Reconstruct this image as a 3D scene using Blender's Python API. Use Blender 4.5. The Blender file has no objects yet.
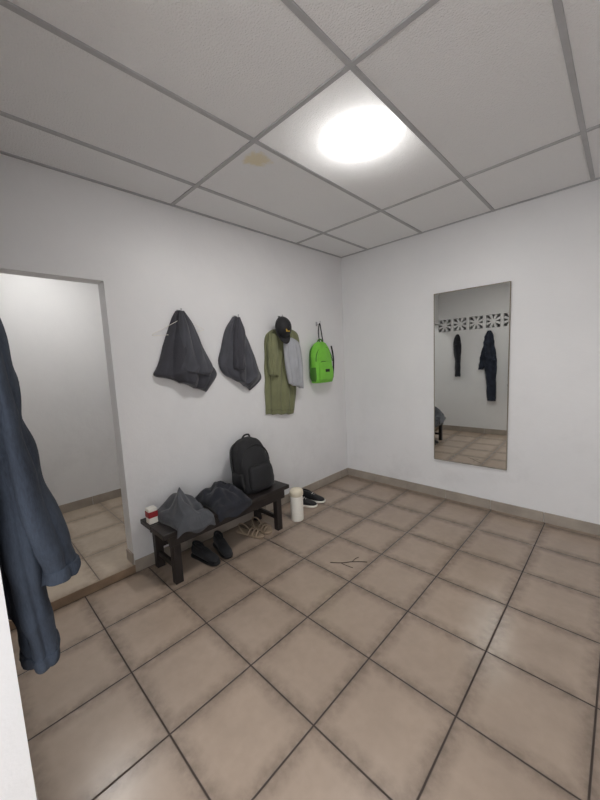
import bpy, bmesh, math, random
from mathutils import Vector, Matrix, noise
random.seed(4)
H=2.63
SC=bpy.context.scene
SC.view_settings.view_transform='Standard'
SC.view_settings.look='None'
CAM=Vector((2.4594,-3.3349,1.4450))
YB=-3.305      # back wall face
XE=1.39        # edge of opening in the back wall
# ---------------------------------------------------------------- materials
def newmat(name):
    m=bpy.data.materials.new(name); m.use_nodes=True
    nt=m.node_tree; b=nt.nodes["Principled BSDF"]
    return m,nt,b
def N(nt,t,**k):
    n=nt.nodes.new(t)
    for a,v in k.items(): setattr(n,a,v)
    return n
def srgb(r,g,b):
    f=lambda c:(c/255/12.92) if c/255<=.04045 else ((c/255+.055)/1.055)**2.4
    return (f(r),f(g),f(b),1)
def math_(nt,op,a,b=None,c=None):
    n=N(nt,'ShaderNodeMath',operation=op)
    for i,v in enumerate((a,b,c)):
        if v is None: continue
        if isinstance(v,(int,float)): n.inputs[i].default_value=v
        else: nt.links.new(v,n.inputs[i])
    return n.outputs[0]
def mix(nt,fac,a,b):
    n=N(nt,'ShaderNodeMix',data_type='RGBA')
    for i,v in ((0,fac),(6,a),(7,b)):
        if hasattr(v,'links'): nt.links.new(v,n.inputs[i])
        else: n.inputs[i].default_value=v
    return n.outputs[2]
def noise_tex(nt,scale,detail=4,vec=None,rough=.5):
    n=N(nt,'ShaderNodeTexNoise'); n.inputs['Scale'].default_value=scale; n.inputs['Detail'].default_value=detail
    n.inputs['Roughness'].default_value=rough
    if vec is not None: nt.links.new(vec,n.inputs['Vector'])
    return n.outputs[0]
def ramp(nt,v,p0,p1):
    n=N(nt,'ShaderNodeMapRange'); nt.links.new(v,n.inputs[0])
    n.inputs[1].default_value=p0; n.inputs[2].default_value=p1
    return n.outputs[0]
def bump(nt,b,h,strength,dist):
    n=N(nt,'ShaderNodeBump'); n.inputs['Strength'].default_value=strength; n.inputs['Distance'].default_value=dist
    nt.links.new(h,n.inputs['Height']); nt.links.new(n.outputs[0],b.inputs['Normal'])
def plain(name,col,rough=.6,var=.12,scale=12,metal=0,bmp=0.0,bscale=200,bdist=.002,spec=.5,cloth=0):
    m,nt,b=newmat(name)
    pos=N(nt,'ShaderNodeNewGeometry').outputs['Position']
    v=noise_tex(nt,scale,5,pos)
    lo=tuple(c*(1-var) for c in col[:3])+(1,); hi=tuple(min(1,c*(1+var)) for c in col[:3])+(1,)
    nt.links.new(mix(nt,ramp(nt,v,.3,.7),lo,hi),b.inputs['Base Color'])
    b.inputs['Roughness'].default_value=rough; b.inputs['Metallic'].default_value=metal
    b.inputs['Specular IOR Level'].default_value=spec
    if cloth:
        b.inputs['Sheen Weight'].default_value=.18*cloth; b.inputs['Sheen Roughness'].default_value=.5
        bump(nt,b,noise_tex(nt,28,3,pos,.5),.35*cloth,.012)
    elif bmp: bump(nt,b,noise_tex(nt,bscale,3,pos),bmp,bdist)
    return m
def tile_mat(name,ox,oy,ts,ctile,cgrout,gw=.0042):
    m,nt,b=newmat(name)
    pos=N(nt,'ShaderNodeNewGeometry').outputs['Position']
    sep=N(nt,'ShaderNodeSeparateXYZ'); nt.links.new(pos,sep.inputs[0])
    cell=[];ed=[]
    for i,o in ((0,ox),(1,oy)):
        s=math_(nt,'DIVIDE',math_(nt,'SUBTRACT',sep.outputs[i],o),ts)
        fl=math_(nt,'FLOOR',s); fr=math_(nt,'SUBTRACT',s,fl)
        d=math_(nt,'MULTIPLY',math_(nt,'MINIMUM',fr,math_(nt,'SUBTRACT',1,fr)),ts)
        cell.append(fl); ed.append(d)
    d=math_(nt,'MINIMUM',ed[0],ed[1])
    g=ramp(nt,d,gw*.5,gw*1.3)
    cv=N(nt,'ShaderNodeCombineXYZ'); nt.links.new(cell[0],cv.inputs[0]); nt.links.new(cell[1],cv.inputs[1])
    wn=N(nt,'ShaderNodeTexWhiteNoise',noise_dimensions='3D'); nt.links.new(cv.outputs[0],wn.inputs[0])
    up=N(nt,'ShaderNodeVectorMath',operation='ADD'); nt.links.new(pos,up.inputs[0]); up.inputs[1].default_value=(3.1,5.7,.373); p2=up.outputs[0]
    off=N(nt,'ShaderNodeVectorMath',operation='MULTIPLY_ADD'); nt.links.new(cv.outputs[0],off.inputs[0]); off.inputs[1].default_value=(.37,.71,0); nt.links.new(p2,off.inputs[2])
    n1=noise_tex(nt,5,3,off.outputs[0],.5); n2=noise_tex(nt,26,4,p2,.55); n3=noise_tex(nt,1.3,4,p2,.5)
    sc=lambda k:tuple(min(1,c*k) for c in ctile[:3])+(1,)
    c1=mix(nt,ramp(nt,n1,.2,.8),sc(.88),sc(1.08))
    c2=mix(nt,math_(nt,'MULTIPLY',ramp(nt,n2,.35,.8),.30),c1,sc(.70))
    c3=mix(nt,math_(nt,'MULTIPLY',wn.outputs[0],.24),c2,sc(.80))
    c3=mix(nt,math_(nt,'MULTIPLY',ramp(nt,n3,.38,.78),.30),c3,sc(.70))
    gr=math_(nt,'MULTIPLY',math_(nt,'SUBTRACT',1,ramp(nt,d,.0,.07)),.75)
    c4=mix(nt,math_(nt,'MULTIPLY',gr,n2),c3,cgrout)
    nt.links.new(mix(nt,g,cgrout,c4),b.inputs['Base Color'])
    rr=math_(nt,'ADD',.23,math_(nt,'MULTIPLY',math_(nt,'SUBTRACT',1,g),.4))
    rr=math_(nt,'ADD',rr,math_(nt,'MULTIPLY',n3,.06))
    nt.links.new(rr,b.inputs['Roughness'])
    bump(nt,b,g,.6,.002)
    return m
M={}
M['floor']=tile_mat('floor_tile',1.6297,-2.4909,.4047,srgb(170,152,136),srgb(58,47,41))
M['floor2']=tile_mat('floor_tile_adjoining',-.40,-2.80,.4047,srgb(192,176,158),srgb(105,92,80))
def wall_mat():
    m,nt,b=newmat('painted_plaster')
    pos=N(nt,'ShaderNodeNewGeometry').outputs['Position']
    n1=noise_tex(nt,1.1,6,pos,.6)
    c=mix(nt,ramp(nt,n1,.3,.75),srgb(233,232,232),srgb(224,224,225))
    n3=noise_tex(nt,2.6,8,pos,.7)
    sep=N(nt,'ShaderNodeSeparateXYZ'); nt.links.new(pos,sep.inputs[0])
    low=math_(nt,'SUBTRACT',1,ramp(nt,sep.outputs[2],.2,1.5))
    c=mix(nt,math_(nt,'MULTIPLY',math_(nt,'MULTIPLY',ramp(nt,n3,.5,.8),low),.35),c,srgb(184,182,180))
    nt.links.new(c,b.inputs['Base Color']); b.inputs['Roughness'].default_value=.42
    hn=math_(nt,'ADD',noise_tex(nt,9,5,pos),math_(nt,'MULTIPLY',noise_tex(nt,90,3,pos),.25))
    bump(nt,b,hn,.4,.007)
    return m
M['wall']=wall_mat()
LC=(1.375,-1.65,H)
def ceil_mat(lit=False):
    m,nt,b=newmat('ceiling_tile_lamp_glow' if lit else 'ceiling_panel_vinyl')
    pos=N(nt,'ShaderNodeNewGeometry').outputs['Position']
    n1=noise_tex(nt,1.3,5,pos)
    c=mix(nt,n1,srgb(241,241,241),srgb(233,233,234))
    vs=N(nt,'ShaderNodeVectorMath',operation='DISTANCE'); nt.links.new(pos,vs.inputs[0]); vs.inputs[1].default_value=(.844,-1.943,H)
    dd=math_(nt,'ADD',vs.outputs['Value'],math_(nt,'MULTIPLY',noise_tex(nt,15,5,pos,.65),.16))
    st=math_(nt,'SUBTRACT',1,ramp(nt,dd,.12,.165))
    c=mix(nt,math_(nt,'MULTIPLY',st,.6),c,srgb(226,210,160))
    nt.links.new(c,b.inputs['Base Color']); b.inputs['Roughness'].default_value=.75
    v=N(nt,'ShaderNodeTexVoronoi'); v.inputs['Scale'].default_value=120; nt.links.new(pos,v.inputs['Vector'])
    hn=math_(nt,'ADD',v.outputs['Distance'],noise_tex(nt,170,3,pos))
    bump(nt,b,hn,.6,.004)
    if lit:   # lamp and its soft halo painted as emission on the ceiling tile
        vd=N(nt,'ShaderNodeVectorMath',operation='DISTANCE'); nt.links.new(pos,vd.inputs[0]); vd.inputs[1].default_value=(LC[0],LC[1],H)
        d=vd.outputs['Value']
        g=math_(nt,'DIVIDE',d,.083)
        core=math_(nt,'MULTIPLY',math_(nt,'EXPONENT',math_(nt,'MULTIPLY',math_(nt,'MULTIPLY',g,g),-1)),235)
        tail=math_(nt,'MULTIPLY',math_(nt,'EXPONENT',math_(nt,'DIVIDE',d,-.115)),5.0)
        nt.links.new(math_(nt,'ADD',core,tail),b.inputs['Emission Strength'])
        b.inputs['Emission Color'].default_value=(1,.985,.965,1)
    return m
M['ceil']=ceil_mat()
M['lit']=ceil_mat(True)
M['bar']=plain('ceiling_grid_paint',srgb(178,178,180),.5,.05)
M['base']=plain('baseboard_tile',srgb(160,150,139),.35,.15,6)
M['thr']=plain('threshold_tile',srgb(135,114,94),.4,.2,8)
M['wood']=plain('dark_stained_wood',srgb(36,31,30),.45,.35,14,bmp=.3,bscale=60)
M['black']=plain('black_nylon',srgb(18,18,22),.7,.25,30,cloth=.5)
M['blacksh']=plain('black_rubber',srgb(20,20,22),.5,.2)
M['grey']=plain('charcoal_cotton',srgb(70,71,78),.8,.15,8,cloth=1)
M['dgrey']=plain('dark_grey_cotton',srgb(56,56,63),.8,.15,8,cloth=1)
M['heap']=plain('grey_canvas',srgb(74,76,81),.8,.15,10,cloth=1)
M['navy']=plain('navy_cotton',srgb(28,30,39),.85,.2,10,cloth=.8)
M['olive']=plain('olive_cotton',srgb(120,122,90),.9,.10,10,cloth=.6)
M['lgrey']=plain('light_grey_jersey',srgb(168,170,175),.9,.08,10,cloth=.5)
M['lime']=plain('lime_nylon',srgb(120,196,62),.6,.08,16,cloth=.4)
M['limed']=plain('green_webbing',srgb(62,115,32),.7,.1)
M['seam']=plain('olive_thread',srgb(92,94,66),.9,.1)
def denim_mat(name,dark,light):
    m,nt,b=newmat(name)
    pos=N(nt,'ShaderNodeNewGeometry').outputs['Position']
    mp=N(nt,'ShaderNodeMapping'); mp.inputs['Scale'].default_value=(1,1,.22); nt.links.new(pos,mp.inputs[0])
    a=noise_tex(nt,6,5,mp.outputs[0],.55)
    mp2=N(nt,'ShaderNodeMapping'); mp2.inputs['Scale'].default_value=(260,260,60); nt.links.new(pos,mp2.inputs[0])
    c=noise_tex(nt,1,3,mp2.outputs[0],.6)
    fac=math_(nt,'ADD',math_(nt,'MULTIPLY',ramp(nt,a,.40,.75),.7),math_(nt,'MULTIPLY',ramp(nt,c,.3,.7),.22))
    nt.links.new(mix(nt,fac,dark,light),b.inputs['Base Color']); b.inputs['Roughness'].default_value=.92
    bump(nt,b,math_(nt,'ADD',math_(nt,'MULTIPLY',noise_tex(nt,24,3,pos,.5),2.5),math_(nt,'MULTIPLY',c,.3)),.4,.006)
    return m
M['denim']=denim_mat('faded_denim',srgb(24,30,41),srgb(72,82,97))
M['denimd']=plain('dark_denim',srgb(34,40,54),.9,.3,16,bmp=.5,bscale=500)
M['white']=plain('white_plastic',srgb(232,228,218),.4,.04)
M['cream']=plain('cream_plastic',srgb(222,212,190),.45,.05)
M['beige']=plain('beige_leather',srgb(150,132,112),.6,.15)
M['metal']=plain('steel',srgb(170,170,172),.3,.1,metal=1)
M['red']=plain('red_card',srgb(150,40,45),.5,.1)
M['yellow']=plain('yellow_thread',srgb(200,160,50),.7,.1)
M['twig']=plain('dry_twig',srgb(48,38,30),.8,.2)
M['frame']=plain('mirror_frame_wood',srgb(130,120,105),.5,.15)
m,nt,b=newmat('mirror_glass'); b.inputs['Metallic'].default_value=1; b.inputs['Base Color'].default_value=(.84,.86,.84,1); b.inputs['Roughness'].default_value=.015; M['mirror']=m
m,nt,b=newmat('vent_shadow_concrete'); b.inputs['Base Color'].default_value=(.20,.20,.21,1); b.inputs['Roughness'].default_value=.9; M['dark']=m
def lamp_mat(name,c,R,peak,edge):
    m,nt,b=newmat(name)
    b.inputs['Base Color'].default_value=(.9,.9,.9,1)
    pos=N(nt,'ShaderNodeNewGeometry').outputs['Position']
    vs=N(nt,'ShaderNodeVectorMath',operation='DISTANCE'); nt.links.new(pos,vs.inputs[0]); vs.inputs[1].default_value=(c[0],c[1],H-.02)
    t=math_(nt,'SUBTRACT',1,ramp(nt,vs.outputs['Value'],R*.30,R*.97))
    s=math_(nt,'ADD',math_(nt,'MULTIPLY',math_(nt,'POWER',t,3.0),peak),edge)
    b.inputs['Emission Color'].default_value=(1,.985,.955,1)
    nt.links.new(s,b.inputs['Emission Strength'])
    return m
# ---------------------------------------------------------------- helpers
def link(o,parent=None):
    SC.collection.objects.link(o)
    if parent is not None: o.parent=parent
    return o
def empty(name,loc=(0,0,0)):
    e=bpy.data.objects.new(name,None); e.empty_display_size=.1
    return link(e)
def meshobj(name,verts,faces,mat,parent=None,smooth=False):
    me=bpy.data.meshes.new(name); me.from_pydata([tuple(v) for v in verts],[],faces); me.update()
    bm=bmesh.new(); bm.from_mesh(me); bmesh.ops.recalc_face_normals(bm,faces=bm.faces); bm.to_mesh(me); bm.free()
    me.materials.append(mat)
    if smooth: me.polygons.foreach_set('use_smooth',[True]*len(me.polygons))
    return link(bpy.data.objects.new(name,me),parent)
def boxes(name,bl,mat,parent=None,bevel=0):
    V=[];F=[]
    for (x0,x1,y0,y1,z0,z1) in bl:
        n=len(V)
        V+=[(x0,y0,z0),(x1,y0,z0),(x1,y1,z0),(x0,y1,z0),(x0,y0,z1),(x1,y0,z1),(x1,y1,z1),(x0,y1,z1)]
        F+=[[n+i for i in f] for f in ((0,3,2,1),(4,5,6,7),(0,1,5,4),(1,2,6,5),(2,3,7,6),(3,0,4,7))]
    o=meshobj(name,V,F,mat,parent)
    if bevel:
        md=o.modifiers.new('b','BEVEL'); md.width=bevel; md.segments=3
    return o
def tube(name,pts,r,mat,parent=None,cyclic=False):
    cu=bpy.data.curves.new(name,'CURVE'); cu.dimensions='3D'; cu.resolution_u=8
    s=cu.splines.new('NURBS' if len(pts)>2 else 'POLY'); s.points.add(len(pts)-1)
    for i,p in enumerate(pts): s.points[i].co=(*p,1)
    if len(pts)>2: s.order_u=3; s.use_endpoint_u=not cyclic
    s.use_cyclic_u=cyclic
    cu.bevel_depth=r; cu.bevel_resolution=3; cu.use_fill_caps=True
    cu.materials.append(mat)
    o=bpy.data.objects.new(name,cu)
    return link(o,parent)
def cr(P,t):
    n=len(P)-1; x=t*n; i=min(int(x),n-1); f=x-i
    p0=P[max(i-1,0)];p1=P[i];p2=P[i+1];p3=P[min(i+2,n)]
    return [.5*((2*b)+(-a+c)*f+(2*a-5*b+4*c-d)*f*f+(-a+3*b-3*c+d)*f**3) for a,b,c,d in zip(p0,p1,p2,p3)]
def loft(name,keys,mat,parent=None,U=(1,0,0),V=(0,1,0),NR=24,NS=32,exp=2.4,amp=0,nsc=(8,8,8),seed=0,minb=None,pleat=0):
    U=Vector(U).normalized();V=Vector(V).normalized(); vs=[];fs=[]
    for i in range(NR+1):
        cx,cy,cz,a,b=cr(keys,i/NR); a=max(a,.0008); b=max(b,.0008)
        for j in range(NS):
            th=2*math.pi*j/NS; c=math.cos(th); s=math.sin(th)
            p=Vector((cx,cy,cz)); off=U*(a*math.copysign(abs(c)**(2/exp),c))+V*(b*math.copysign(abs(s)**(2/exp),s))
            q=p+off
            if pleat:
                w=noise.noise(Vector((q.z*2.5,seed,th*.4)))
                k=pleat*(abs(math.sin(2.5*th+1.6*w+seed))**.7-.5)
                k+=pleat*.55*(1-2.6*abs(noise.noise(Vector((q.x*7+seed,q.y*7,q.z*9+q.x*8)))))
                q=q+off.normalized()*k*min(1,off.length/.03)
            if amp:
                P3=Vector((q.x*nsc[0]+seed,q.y*nsc[1],q.z*nsc[2]))
                k=noise.noise(P3)+.55*(1-2.4*abs(noise.noise(P3*1.9+Vector((3,1,seed)))))
                q=q+off.normalized()*amp*k*min(1,off.length/.03)
            if minb is not None: q.y=max(q.y,minb)
            vs.append(q)
    for i in range(NR):
        for j in range(NS):
            a_=i*NS+j;b_=i*NS+(j+1)%NS
            fs.append([a_,b_,b_+NS,a_+NS])
    fs.append(list(range(NS))); fs.append([NR*NS+j for j in range(NS)])
    return meshobj(name,vs,fs,mat,parent,True)
def garment(name,rows,x0,depth,mat,parent=None,amp=.02,seed=0,NU=90,NV=70,pleats=3.0,cross=1.0,hem=None):
    """cloth hung on the wall x=x0; rows: (yL,zL,yR,zR,d); soft pleats run down from the hook"""
    vs=[];fs=[];idx={}
    def P(i,j,back):
        v=i/NV;u=j/NU
        yL,zL,yR,zR,d=cr(rows,v)
        y=yL+(yR-yL)*u; z=zL+(zR-zL)*u
        e=max(0,math.sin(math.pi*u))**.5*min(1,(1-v)*20+.45)
        w=u+.07*noise.noise(Vector((v*1.7,seed,1.3)))+.05*math.sin(v*2.3+seed)
        pl=abs(math.sin(math.pi*pleats*w+seed))**.75
        pl2=abs(math.sin(math.pi*pleats*1.9*w+seed*2.1+v*.7))**.8
        big=noise.noise(Vector((u*1.6+seed,v*1.4,2.7)))
        dg=1-3.2*abs(noise.noise(Vector((u*1.2+seed*1.7,(v*2.4+u*1.1),9.1))))
        A=amp*(.45+.8*v)
        x=x0+.006+((depth*d*e*.8+A*(1.05*pl+.40*pl2*(1-.4*v)+.8*big+.5*cross*max(dg,-.6)-.2)*(.30+.70*e)) if not back else 0)
        y+= .008*noise.noise(Vector((z*9,seed,5)))*(2*u-1)
        z+= (.010*pl-.006)*v*v
        return (max(x,x0+.003+(.003 if not back else 0)),y,z)
    for s in (0,1):
        for i in range(NV+1):
            for j in range(NU+1):
                idx[s,i,j]=len(vs); vs.append(P(i,j,s))
    for s in (0,1):
        for i in range(NV):
            for j in range(NU): fs.append([idx[s,i,j],idx[s,i,j+1],idx[s,i+1,j+1],idx[s,i+1,j]])
    for i in range(NV):
        for j in (0,NU): fs.append([idx[0,i,j],idx[1,i,j],idx[1,i+1,j],idx[0,i+1,j]])
    for j in range(NU):
        for i in (0,NV): fs.append([idx[0,i,j],idx[1,i,j],idx[1,i,j+1],idx[0,i,j+1]])
    o=meshobj(name,vs,fs,mat,parent,True)
    if hem:
        i=int(NV*.93)
        pts=[(vs[idx[0,i,j]][0]+.0015,vs[idx[0,i,j]][1],vs[idx[0,i,j]][2]) for j in range(4,NU-3,3)]
        tube(name+'_hem_seam',pts,.0022,hem,parent)
    return o
def lathe(name,prof,c,mat,parent=None,NS=40,split=True):
    vs=[];fs=[]
    for r,z in prof:
        for j in range(NS):
            a=2*math.pi*j/NS; vs.append((c[0]+r*math.cos(a),c[1]+r*math.sin(a),c[2]+z))
    for i in range(len(prof)-1):
        for j in range(NS):
            fs.append([i*NS+j,i*NS+(j+1)%NS,(i+1)*NS+(j+1)%NS,(i+1)*NS+j])
    fs.append(list(range(NS)));fs.append([(len(prof)-1)*NS+j for j in range(NS)])
    o=meshobj(name,vs,fs,mat,parent,True)
    if split:
        md=o.modifiers.new('e','EDGE_SPLIT'); md.split_angle=math.radians(40)
    return o
# ---------------------------------------------------------------- room shell
T=.12
boxes('floor',[(0,4.2,-5.5,0,-.1,0)],M['floor'])
boxes('floor_adjoining',[(-1.62,-.0,-5.0,-1.0,-.1,.055)],M['floor2'])
boxes('trim_threshold',[(-.001,.010,YB,-2.577,0,.058)],M['thr'])
boxes('wall_left',[(-T,0,-2.577,T,0,H),(-T,0,YB,-2.577,2.022,H)],M['wall'])
boxes('wall_right',[(0,4.2,0,T,0,H)],M['wall'])
boxes('wall_side',[(4.2,4.32,-3.425,T,0,H)],M['wall'])
vz0,vz1=1.87,2.09; vx=[.0+.27*i for i in range(5)]
bl=[(-T,XE,YB-T,YB,0,vz0),(-T,XE,YB-T,YB,vz1,H),(XE,3.3,YB-T,YB,2.25,H),(3.3,4.2,YB-T,YB,0,H)]
px=-T
for x in vx:
    bl.append((px,x,YB-T,YB,vz0,vz1)); px=x+.22
bl.append((px,XE,YB-T,YB,vz0,vz1))
wb=boxes('wall_back',bl,M['wall'])
for k,x in enumerate(vx):
    cx=x+.11; cz=(vz0+vz1)/2
    V=[];F=[]
    for a in range(8):
        ang=a*math.pi/4+math.pi/8
        n=len(V); w=.022
        d=Vector((math.cos(ang),0,math.sin(ang))); q=Vector((-math.sin(ang),0,math.cos(ang)))
        L=.108/max(abs(math.cos(ang)),abs(math.sin(ang)))
        for yy in (YB-.10,YB-.012):
            for s,t in ((.03,-1),(.03,1),(L,1),(L,-1)):
                p=d*s+q*(w*t*(.6 if s<.05 else 1)); V.append((cx+max(-.109,min(.109,p.x)),yy,cz+max(-.109,min(.109,p.z))))
        F+=[[n+i for i in f] for f in ((0,1,2,3),(7,6,5,4),(0,4,5,1),(1,5,6,2),(2,6,7,3),(3,7,4,0))]
    meshobj('breeze_block_petals_%d'%(k+1),V,F,M['wall'],wb)
    boxes('breeze_block_hub_%d'%(k+1),[(cx-.035,cx+.035,YB-.10,YB-.01,cz-.035,cz+.035)],M['wall'],wb,.012)
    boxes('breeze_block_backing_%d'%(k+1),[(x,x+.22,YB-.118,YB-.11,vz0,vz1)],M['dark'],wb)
boxes('wall_adjoining_far',[(-1.62,-1.5,-5,-1,0,H)],M['wall'])
boxes('wall_adjoining_side',[(-1.5,-T,-1.12,-1.0,0,H)],M['wall'])
boxes('wall_adjoining_back',[(-1.5,-T,-5,-4.88,0,H),(-T,0,-5,YB-T,0,H)],M['wall'])
boxes('ceiling',[(-T,4.32,YB-T,T,H,H+.08)],M['ceil'])
boxes('ceiling_adjoining',[(-1.62,-T,-5,-1,H,H+.08)],M['wall'])
bars=[]
for x in (.367,.978,1.603,2.235,2.85,3.46,4.07): bars.append((x-.012,x+.012,YB,0,H-.008,H+.001))
for y in (-.763,-2.067): bars.append((0,4.2,y-.012,y+.012,H-.0075,H+.001))
bars+=[(0,.02,YB,0,H-.007,H+.001),(0,4.2,-.02,0,H-.007,H+.001),(0,XE,YB,YB+.02,H-.007,H+.001)]
boxes('trim_ceiling_grid',bars,M['bar'],None,.0015)
def base(name,seg,axis,fixed,t,z0,h=.088):
    a,b=seg; L=[]; s=a
    while s<b-1e-4:
        e_=min(s+.4047,b)
        L.append((fixed,fixed+t,s+.0015,e_-.0015,z0,z0+h) if axis=='y' else (s+.0015,e_-.0015,fixed,fixed+t,z0,z0+h)); s=e_
    return boxes(name,L,M['base'],None,.002)
base('baseboard_left',(-2.577,-.011),'y',0,.010,0)
base('baseboard_right',(0,4.2),'x',-.010,.010,0)
base('baseboard_back',(0,XE),'x',YB,.010,0)
base('baseboard_adjoining',(-5+.12,-1.12),'y',-1.5,.010,.055)
boxes('baseboard_jamb',[(-T,0,-2.587,-2.577,.058,.14)],M['base'])
# ---------------------------------------------------------------- mirror (leans out a touch on its left side)
e=empty('wall_mirror')
W=.628; z0,z1=.405,2.02; f=.006
e.location=(1.738,-.005,0); e.rotation_euler=(0,0,math.radians(1.15))
boxes('glass',[(-W,0,-.010,-.002,z0,z1)],M['mirror'],e)
boxes('frame',[(-W-f,-W,-.014,0,z0-f,z1+f),(0,f,-.014,0,z0-f,z1+f),(-W,0,-.014,0,z0-f,z0),(-W,0,-.014,0,z1,z1+f)],M['frame'],e)
# ---------------------------------------------------------------- lamps
e=empty('ceiling_lamp_glow')  # whole ceiling tile glows, standing in for the lamp and its halo
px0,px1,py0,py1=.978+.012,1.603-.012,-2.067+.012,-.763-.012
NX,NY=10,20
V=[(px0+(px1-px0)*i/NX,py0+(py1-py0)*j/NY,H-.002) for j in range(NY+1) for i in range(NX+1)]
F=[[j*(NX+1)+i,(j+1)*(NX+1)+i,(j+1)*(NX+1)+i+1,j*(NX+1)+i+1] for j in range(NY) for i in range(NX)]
me=bpy.data.meshes.new('glow_face'); me.from_pydata(V,[],F); me.materials.append(M['lit']); link(bpy.data.objects.new('glow_face',me),e)
def lamp(name,c,R,mat,dz=.03):
    e=empty(name)
    n=18
    lathe('glow_face',[(R*math.cos(a*math.pi/2/n),-.004-dz*math.sin(a*math.pi/2/n)) for a in range(0,n)]+[(.002,-.004-dz)],c,mat,e,NS=48,split=False)
    lathe('base_plate',[(R+.001,0),(R+.001,-.004),(R,-.0045)],c,M['white'],e,NS=48)
LC2=(-.8,-2.7,H)  # unseen lamp added to brighten the adjoining room
lamp('adjoining_fill_lamp',LC2,.20,lamp_mat('fill_lamp_emission',LC2,.20,112,2),.04)
# ---------------------------------------------------------------- bench
e=empty('wooden_bench')
bx0,bx1,by0,by1,bz=.03,.40,-2.52,-1.40,.385
boxes('seat',[(bx0,.208,by0,by1,bz-.032,bz),(.214,bx1,by0,by1,bz-.032,bz)],M['wood'],e,.004)
boxes('apron',[(bx0+.02,bx0+.042,by0+.05,by1-.04,bz-.11,bz-.033),(bx1-.045,bx1-.022,by0+.05,by1-.04,bz-.11,bz-.033),
  (bx0+.03,bx1-.03,by0+.07,by0+.095,bz-.11,bz-.033),(bx0+.03,bx1-.03,by1-.085,by1-.06,bz-.11,bz-.033)],M['wood'],e,.003)
for i,(x,y) in enumerate(((.035,by0+.07),(.32,by0+.07),(.035,by1-.13),(.32,by1-.13))):
    boxes('leg_%d'%(i+1),[(x,x+.05,y,y+.055,0,bz-.033)],M['wood'],e,.004)
boxes('stretcher',[(.045,.07,by0+.1,by1-.1,.14,.18),(.06,.35,by0+.085,by0+.11,.09,.125),(.06,.35,by1-.115,by1-.09,.09,.125)],M['wood'],e,.003)
# ---------------------------------------------------------------- rucksack builder
def backpack(name,c,w,d,h,mat,trim,lean=0,accent=None):
    e=empty(name); x,y,z=c
    L=lambda t: x-lean*t
    loft('body',[(L(0),y,z,d*.30,w*.40),(L(.03),y,z+h*.02,d*.46,w*.48),(L(.2),y,z+h*.2,d*.5,w*.5),(L(.5),y,z+h*.5,d*.48,w*.49),(L(.78),y,z+h*.78,d*.40,w*.43),(L(.93),y,z+h*.93,d*.28,w*.31),(L(1),y,z+h,d*.10,w*.12)],mat,e,NR=48,NS=56,exp=3.0,amp=.011,nsc=(9,9,7),seed=x*7)
    px=lambda t: L(t)+d*.47
    loft('front_pocket',[(px(.06),y,z+h*.06,d*.05,w*.30),(px(.1),y,z+h*.09,d*.16,w*.37),(px(.28),y,z+h*.28,d*.19,w*.38),(px(.46),y,z+h*.46,d*.14,w*.35),(px(.52),y,z+h*.52,d*.02,w*.28)],mat,e,NR=24,exp=2.8,amp=.008)
    loft('side_pocket_1',[(L(.05),y-w*.46,z+h*.04,d*.25,w*.05),(L(.15),y-w*.5,z+h*.15,d*.33,w*.08),(L(.38),y-w*.49,z+h*.38,d*.30,w*.06)],trim,e,NR=14)
    loft('side_pocket_2',[(L(.05),y+w*.46,z+h*.04,d*.25,w*.05),(L(.15),y+w*.5,z+h*.15,d*.33,w*.08),(L(.38),y+w*.49,z+h*.38,d*.30,w*.06)],trim,e,NR=14)
    pts=[]
    for a in range(13):
        t=math.pi*a/12; pts.append((L(.7)+d*.36-(.06*math.sin(t)*d),y-w*.47*math.cos(t),z+h*.52+h*.36*math.sin(t)))
    tube('zip',pts,.005,trim,e)
    pts=[(px(.5)+d*.05,y-w*.3+w*.6*i/6,z+h*.50+.01*math.sin(i)) for i in range(7)]
    tube('pocket_zip',pts,.004,trim,e)
    tube('top_handle',[(L(1)-d*.05,y-.04,z+h*.97),(L(1),y-.035,z+h*1.04),(L(1),y,z+h*1.06),(L(1),y+.035,z+h*1.04),(L(1)-d*.05,y+.04,z+h*.97)],.008,trim,e)
    for s in (-1,1):
        tube('strap_%d'%(1 if s<0 else 2),[(L(.95)-d*.1,y+s*w*.18,z+h*.94),(L(.9)-d*.25,y+s*w*.42,z+h*.88),(L(.6)-d*.2,y+s*w*.52,z+h*.6),(L(.3)-d*.2,y+s*w*.52,z+h*.3),(L(.05)-d*.3,y+s*w*.42,z+h*.04)],.011,trim,e)
    if accent:
        boxes('label',[(px(.3)+d*.17,px(.3)+d*.21,y-w*.12,y+w*.12,z+h*.26,z+h*.33)],accent,e,.004)
    return e
backpack('black_backpack',(.225,-1.635,bz+.004),.31,.24,.43,M['black'],M['blacksh'],lean=.08)
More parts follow.
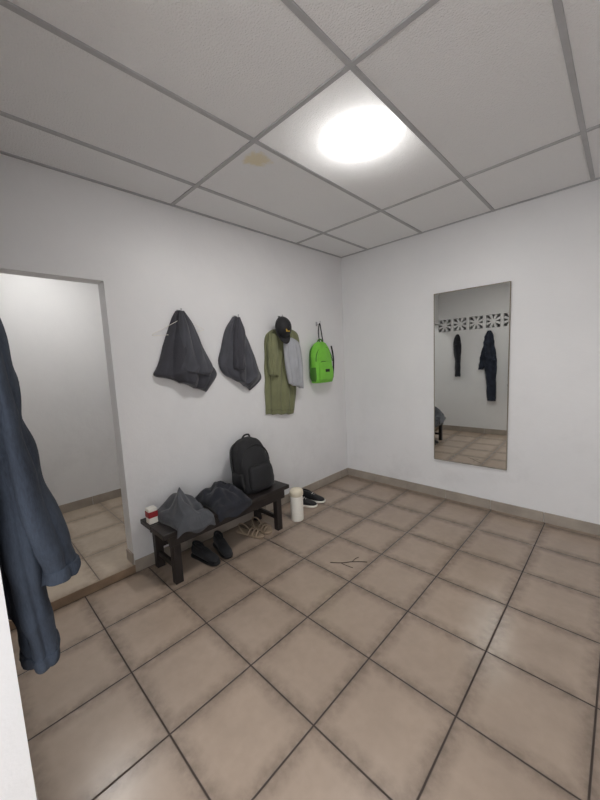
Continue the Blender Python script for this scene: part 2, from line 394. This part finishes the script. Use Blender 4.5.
# ---------------------------------------------------------------- things on bench
def drape(name,ya,yb,xa,drop,hmax,mat,seed,parent=None,edge=bx1,NU=80,NV=80,sc=9):
    vs=[];fs=[]
    Ls=edge+.012-xa
    for i in range(NV+1):
        v=i/NV
        for j in range(NU+1):
            u=j/NU
            y=ya+(yb-ya)*u+.03*noise.noise(Vector((v*3,seed,u)))
            dr=drop*(.8+.9*noise.noise(Vector((u*2.5,seed,4))))
            s=v*(Ls+dr)
            q=Vector((y*sc,s*sc,seed))
            rid=1-2.2*abs(noise.noise(q)); rid2=noise.noise(q*2.1)
            env=max(0,math.sin(math.pi*u))**.45
            if s<Ls:
                t=s/Ls
                x=xa+s
                hh=hmax*env*(math.sin(math.pi*min(1,t*.86+.07)))**.6
                z=bz+.004+hh*(.55+.35*rid+.25*rid2)
                z=max(z,bz+.003)
            else:
                x=edge+.012+.018*env*(.6+.6*rid)
                z=bz+.010-(s-Ls)+.006*rid2
            vs.append((x,y,z))
    Wd=NU+1
    for i in range(NV):
        for j in range(NU): fs.append([i*Wd+j,i*Wd+j+1,(i+1)*Wd+j+1,(i+1)*Wd+j])
    o=meshobj(name,vs,fs,mat,parent,True)
    md=o.modifiers.new('s','SOLIDIFY'); md.thickness=.004; md.offset=1
    return o
drape('navy_jacket',-2.125,-1.815,.06,.08,.155,M['navy'],2.3)
drape('crumpled_grey_jacket',-2.425,-2.165,.09,.07,.225,M['heap'],6.4,sc=7)
e=empty('small_carton')
boxes('box',[(.12,.18,-2.512,-2.452,bz+.001,bz+.11)],M['white'],e,.006)
boxes('band',[(.118,.182,-2.514,-2.450,bz+.045,bz+.088)],M['red'],e,.004)
# ---------------------------------------------------------------- wall hooks
def hook(y,z):
    e=empty('wall_hook')
    boxes('plate',[(0.0005,.004,y-.012,y+.012,z-.02,z+.025)],M['metal'],e,.001)
    tube('prong',[(.003,y,z),(.04,y,z-.008),(.055,y,z+.005),(.055,y,z+.03)],.0035,M['metal'],e)
for y,z in ((-2.086,1.85),(-1.567,1.84),(-1.05,1.87),(-.49,1.84)): hook(y,z)
# ---------------------------------------------------------------- hanging clothes
e=empty('hanging_trousers')
garment('leg_1',[(-2.105,1.865,-2.07,1.868,.3),(-2.175,1.745,-2.005,1.77,.7),(-2.225,1.61,-1.945,1.66,1),(-2.28,1.47,-1.865,1.50,1.1),(-2.312,1.390,-1.805,1.37,1.0),(-2.22,1.365,-1.91,1.235,.8)],0,.065,M['dgrey'],e,amp=.030,seed=1,pleats=2.6,hem=M['blacksh'])
garment('leg_2',[(-2.10,1.855,-2.075,1.86,.3),(-2.12,1.75,-2.01,1.77,.7),(-2.14,1.62,-1.97,1.67,1),(-2.17,1.50,-1.91,1.53,1),(-2.18,1.43,-1.865,1.43,1),(-2.15,1.405,-1.90,1.36,.8)],.055,.045,M['grey'],e,amp=.024,seed=3.4,pleats=1.8,hem=M['blacksh'])
e=empty('hanging_work_jacket')
garment('body',[(-1.60,1.852,-1.555,1.855,.3),(-1.68,1.74,-1.49,1.73,.7),(-1.735,1.59,-1.42,1.58,1),(-1.768,1.45,-1.35,1.40,1.1),(-1.72,1.36,-1.325,1.30,1),(-1.61,1.31,-1.46,1.205,.7)],0,.065,M['grey'],e,amp=.030,seed=5,pleats=2.4,hem=M['blacksh'])
garment('sleeve',[(-1.60,1.84,-1.56,1.845,.3),(-1.63,1.73,-1.52,1.72,.8),(-1.66,1.58,-1.53,1.57,1),(-1.67,1.47,-1.53,1.45,1),(-1.665,1.40,-1.55,1.375,.9)],.055,.05,M['dgrey'],e,amp=.020,seed=2.2,pleats=1.4,hem=M['blacksh'])
e=empty('olive_shirt')
garment('body',[(-1.15,1.76,-.92,1.78,.5),(-1.24,1.70,-.80,1.72,.8),(-1.26,1.55,-.80,1.55,.9),(-1.275,1.35,-.85,1.32,.7),(-1.285,1.12,-.89,1.07,.55),(-1.29,.955,-.93,.91,.45)],0,.035,M['olive'],e,amp=.026,seed=.9,pleats=3.4,cross=.4,hem=M['seam'])
garment('sleeve',[(-1.23,1.71,-1.14,1.72,.6),(-1.255,1.6,-1.13,1.6,1),(-1.26,1.45,-1.14,1.44,1),(-1.255,1.33,-1.15,1.31,.8)],.04,.04,M['olive'],e,amp=.014,seed=1.9,pleats=1.4)
garment('grey_t_shirt',[(-1.08,1.66,-.98,1.68,.5),(-1.09,1.60,-.89,1.63,1),(-1.09,1.48,-.85,1.48,1),(-1.07,1.34,-.85,1.31,1),(-1.05,1.23,-.85,1.165,.8)],.085,.035,M['lgrey'],amp=.022,seed=1.4,pleats=2.2,cross=.5)
tube('clothes_hanger',[(.05,-2.086,1.86),(.05,-2.07,1.83),(.05,-2.09,1.80),(.03,-2.28,1.70),(.03,-2.31,1.685),(.03,-2.30,1.67),(.03,-1.90,1.72),(.03,-1.89,1.74),(.05,-2.09,1.80)],.002,M['white'])
# cap
e=empty('baseball_cap')
cy,cz=-1.10,1.77
V=[];F=[];n1,n2=12,28
for i in range(n1+1):
    a=math.pi/2*i/n1
    for j in range(n2):
        t=2*math.pi*j/n2
        V.append((.095+.10*math.sin(a)*.95,cy+.088*math.cos(a)*math.cos(t),cz+.105*math.cos(a)*math.sin(t)))
for i in range(n1):
    for j in range(n2): F.append([i*n2+j,i*n2+(j+1)%n2,(i+1)*n2+(j+1)%n2,(i+1)*n2+j])
o=meshobj('crown',V,F,M['black'],e,True); md=o.modifiers.new('s','SOLIDIFY'); md.thickness=.003
V=[];F=[]
for i in range(9):
    r=i/8
    for j in range(17):
        t=math.pi*(j/16)
        V.append((.10+.045*r-.03*r*math.cos(t)**2,cy+(.085)*math.cos(t),cz-.06*math.sin(t)**.8-.095*r*math.sin(t)**.7))
for i in range(8):
    for j in range(16): F.append([i*17+j,i*17+j+1,(i+1)*17+j+1,(i+1)*17+j])
o=meshobj('brim',V,F,M['black'],e,True); md=o.modifiers.new('s','SOLIDIFY'); md.thickness=.004
boxes('badge',[(.180,.184,cy-.03,cy+.015,cz-.045,cz-.02)],M['yellow'],e,.001)
tube('back_strap',[(.10,cy-.03,cz+.09),(.06,cy-.01,cz+.115),(.04,cy+.05,cz+.10),(.06,cy+.05,cz+.09),(.10,cy+.03,cz+.09)],.005,M['black'],e)
# green bag
e=backpack('green_backpack',(.080,-.52,1.205),.29,.125,.44,M['lime'],M['limed'],lean=.01,accent=M['blacksh'])
tube('hanging_loop',[(.07,-.53,1.64),(.06,-.54,1.74),(.05,-.505,1.83),(.055,-.495,1.85),(.06,-.49,1.78),(.075,-.48,1.64)],.006,M['blacksh'],e)
tube('side_cord',[(.10,-.37,1.60),(.11,-.35,1.5),(.11,-.355,1.36),(.10,-.36,1.25)],.009,M['blacksh'],e)
# ---------------------------------------------------------------- denim on back wall
def denim(name,x,mat,legs,hz,pleat=.012):
    e=empty(name)
    for i,k in enumerate(legs):
        loft('leg_%d'%(i+1),k,mat,e,NR=90,NS=72,exp=2.2,pleat=pleat,seed=i*5+x,minb=YB+.003)
    tube('hook',[(x,YB+.002,hz-.01),(x,YB+.03,hz-.012),(x,YB+.045,hz+.01)],.004,M['metal'],e)
    return e
Y=YB+.006; xo=1.275
e=denim('denim_overalls',xo,M['denim'],[
 [(xo,Y+.03,1.66,.02,.012),(xo,Y+.035,1.60,.07,.028),(xo,Y+.040,1.48,.09,.032),(xo,Y+.050,1.3,.092,.038),(xo,Y+.072,1.1,.09,.045),(xo,Y+.098,.96,.085,.048),(xo,Y+.110,.87,.08,.046)],
 [(xo-.01,Y+.035,1.4,.07,.025),(xo-.01,Y+.04,1.25,.08,.030),(xo-.01,Y+.043,1.0,.08,.034),(xo-.01,Y+.05,.8,.075,.034),(xo-.01,Y+.056,.70,.07,.031),(xo-.01,Y+.058,.63,.068,.030)]],1.66,.015)
loft('cuff_1',[(xo,Y+.110,.866,.084,.050),(xo,Y+.1105,.884,.087,.053),(xo,Y+.108,.902,.085,.051)],M['denim'],e,NR=8,NS=72,exp=2.2,pleat=.015,seed=xo,minb=YB+.003)
loft('cuff_2',[(xo-.01,Y+.058,.626,.072,.034),(xo-.01,Y+.058,.644,.075,.036),(xo-.01,Y+.057,.662,.073,.034)],M['denim'],e,NR=8,NS=72,exp=2.2,pleat=.015,seed=5+xo,minb=YB+.003)
X2=.135
denim('denim_trousers',.735+X2,M['denimd'],[
 [(.735+X2,Y+.03,1.82,.02,.012),(.735+X2,Y+.04,1.72,.06,.03),(.74+X2,Y+.042,1.5,.09,.038),(.76+X2,Y+.045,1.3,.10,.04),(.78+X2,Y+.045,1.0,.07,.04),(.79+X2,Y+.045,.6,.06,.035)],
 [(.72+X2,Y+.035,1.6,.05,.025),(.68+X2,Y+.04,1.4,.07,.032),(.64+X2,Y+.043,1.25,.05,.03),(.61+X2,Y+.043,1.15,.03,.02)]],1.82)
X3=.145
denim('dark_trousers',.21+X3,M['navy'],[
 [(.21+X3,Y+.03,1.80,.015,.012),(.21+X3,Y+.04,1.70,.05,.03),(.21+X3,Y+.042,1.5,.06,.035),(.22+X3,Y+.045,1.3,.04,.03),(.22+X3,Y+.045,1.03,.04,.03)]],1.80)
# ---------------------------------------------------------------- jug
e=empty('white_water_jug')
jc=(.35,-1.27,0)
lathe('body',[(.050,0),(.056,.006),(.058,.03),(.058,.20),(.055,.225),(.050,.235)],jc,M['white'],e)
lathe('lid',[(.056,.232),(.061,.238),(.063,.262),(.060,.280),(.05,.292),(.03,.297),(.002,.298)],jc,M['cream'],e)
# ---------------------------------------------------------------- shoes
def shoe(parent,name,c,ang,L,up,sole):
    g=bpy.data.objects.new(name,None); link(g,parent); g.location=c; g.rotation_euler=(0,0,ang)
    k=L/.28
    kk=lambda A:[(a*k,b*k,cz*k,w*k,h*k) for a,b,cz,w,h in A]
    loft('sole',kk([(-.138,0,.014,.02,.012),(-.12,0,.015,.036,.015),(-.05,0,.013,.036,.013),(.03,.003,.012,.043,.012),(.09,.004,.013,.044,.013),(.13,.002,.017,.028,.012),(.142,0,.02,.012,.008)]),sole,g,U=(0,1,0),V=(0,0,1),exp=3.5,NR=24)
    loft('upper',kk([(-.13,0,.05,.012,.03),(-.118,0,.062,.03,.042),(-.06,0,.06,.034,.044),(-.01,.002,.056,.037,.042),(.04,.003,.043,.040,.030),(.09,.004,.036,.039,.022),(.122,.002,.032,.026,.016),(.135,0,.028,.008,.008)]),up,g,U=(0,1,0),V=(0,0,1),NR=30,exp=2.3)
    ring=[(( -.07+.05*math.cos(t))*k,.026*math.sin(t)*k,(.103-.012*math.cos(t))*k) for t in [i*math.pi/5 for i in range(10)]]
    tube('collar',ring,.009*k,up,g,cyclic=True)
    for i in range(4):
        x=(.0+.018*i)*k; zz=(.098-.010*i-.002*i*i)*k
        tube('lace_%d'%(i+1),[(x,-.022*k,zz-.012*k),(x+.004,0,zz+.002*k),(x,.022*k,zz-.012*k)],.0028*k,sole,g)
e=empty('black_sneakers')
shoe(e,'shoe_1',(.20,-1.02,0),math.radians(25),.27,M['black'],M['white'])
shoe(e,'shoe_2',(.19,-.88,0),math.radians(18),.27,M['black'],M['white'])
e=empty('black_work_shoes')
shoe(e,'shoe_1',(.265,-2.17,0),math.radians(10),.28,M['black'],M['blacksh'])
shoe(e,'shoe_2',(.262,-2.02,0),math.radians(-12),.28,M['black'],M['blacksh'])
def sandal(parent,name,c,ang):
    g=bpy.data.objects.new(name,None); link(g,parent); g.location=c; g.rotation_euler=(0,0,ang)
    loft('sole',[(-.13,0,.012,.02,.010),(-.11,0,.012,.036,.012),(0,0,.011,.034,.011),(.08,.004,.011,.043,.011),(.12,.002,.011,.03,.011),(.135,0,.011,.01,.009)],M['beige'],g,U=(0,1,0),V=(0,0,1),exp=3.4)
    for i,x in enumerate((.01,.05,.09)):
        tube('strap_%d'%(i+1),[(x,-.04,.015),(x+.005,-.034,.05),(x+.01,0,.066),(x+.005,.038,.05),(x,.044,.015)],.006,M['beige'],g)
    tube('heel_strap',[(-.03,-.036,.015),(-.08,-.04,.06),(-.125,0,.075),(-.08,.04,.06),(-.03,.036,.015)],.005,M['beige'],g)
e=empty('beige_sandals')
sandal(e,'sandal_1',(.225,-1.72,0),math.radians(14))
sandal(e,'sandal_2',(.225,-1.60,0),math.radians(-2))
# ---------------------------------------------------------------- twig on floor
e=empty('dry_twig')
tube('stem',[(1.00,-1.60,.003),(1.07,-1.56,.004),(1.12,-1.49,.007),(1.20,-1.43,.003)],.002,M['twig'],e)
tube('branch_1',[(1.07,-1.56,.004),(1.12,-1.565,.008),(1.16,-1.55,.003)],.0018,M['twig'],e)
tube('branch_2',[(1.12,-1.50,.006),(1.11,-1.46,.009),(1.12,-1.42,.003)],.0018,M['twig'],e)
# ---------------------------------------------------------------- world + camera
w=bpy.data.worlds.new('sky'); SC.world=w; w.use_nodes=True
bg=w.node_tree.nodes['Background']; bg.inputs[0].default_value=(.97,.98,1,1); bg.inputs[1].default_value=2.7
f,pi_,ro,ya=335.865,.1145,.0472,.7711
fw=Vector((-math.sin(ya)*math.cos(pi_),math.cos(ya)*math.cos(pi_),-math.sin(pi_)))
r=Vector((math.cos(ya),math.sin(ya),0)); u=r.cross(fw)
r2=r*math.cos(ro)-u*math.sin(ro); u2=u*math.cos(ro)+r*math.sin(ro)
cd=bpy.data.cameras.new('camera'); cd.sensor_fit='VERTICAL'; cd.sensor_height=36; cd.sensor_width=27; cd.lens=f*36/800; cd.clip_start=.01
cam=bpy.data.objects.new('camera',cd); link(cam)
cam.matrix_world=Matrix(((r2.x,u2.x,-fw.x,CAM.x),(r2.y,u2.y,-fw.y,CAM.y),(r2.z,u2.z,-fw.z,CAM.z),(0,0,0,1)))
SC.camera=cam
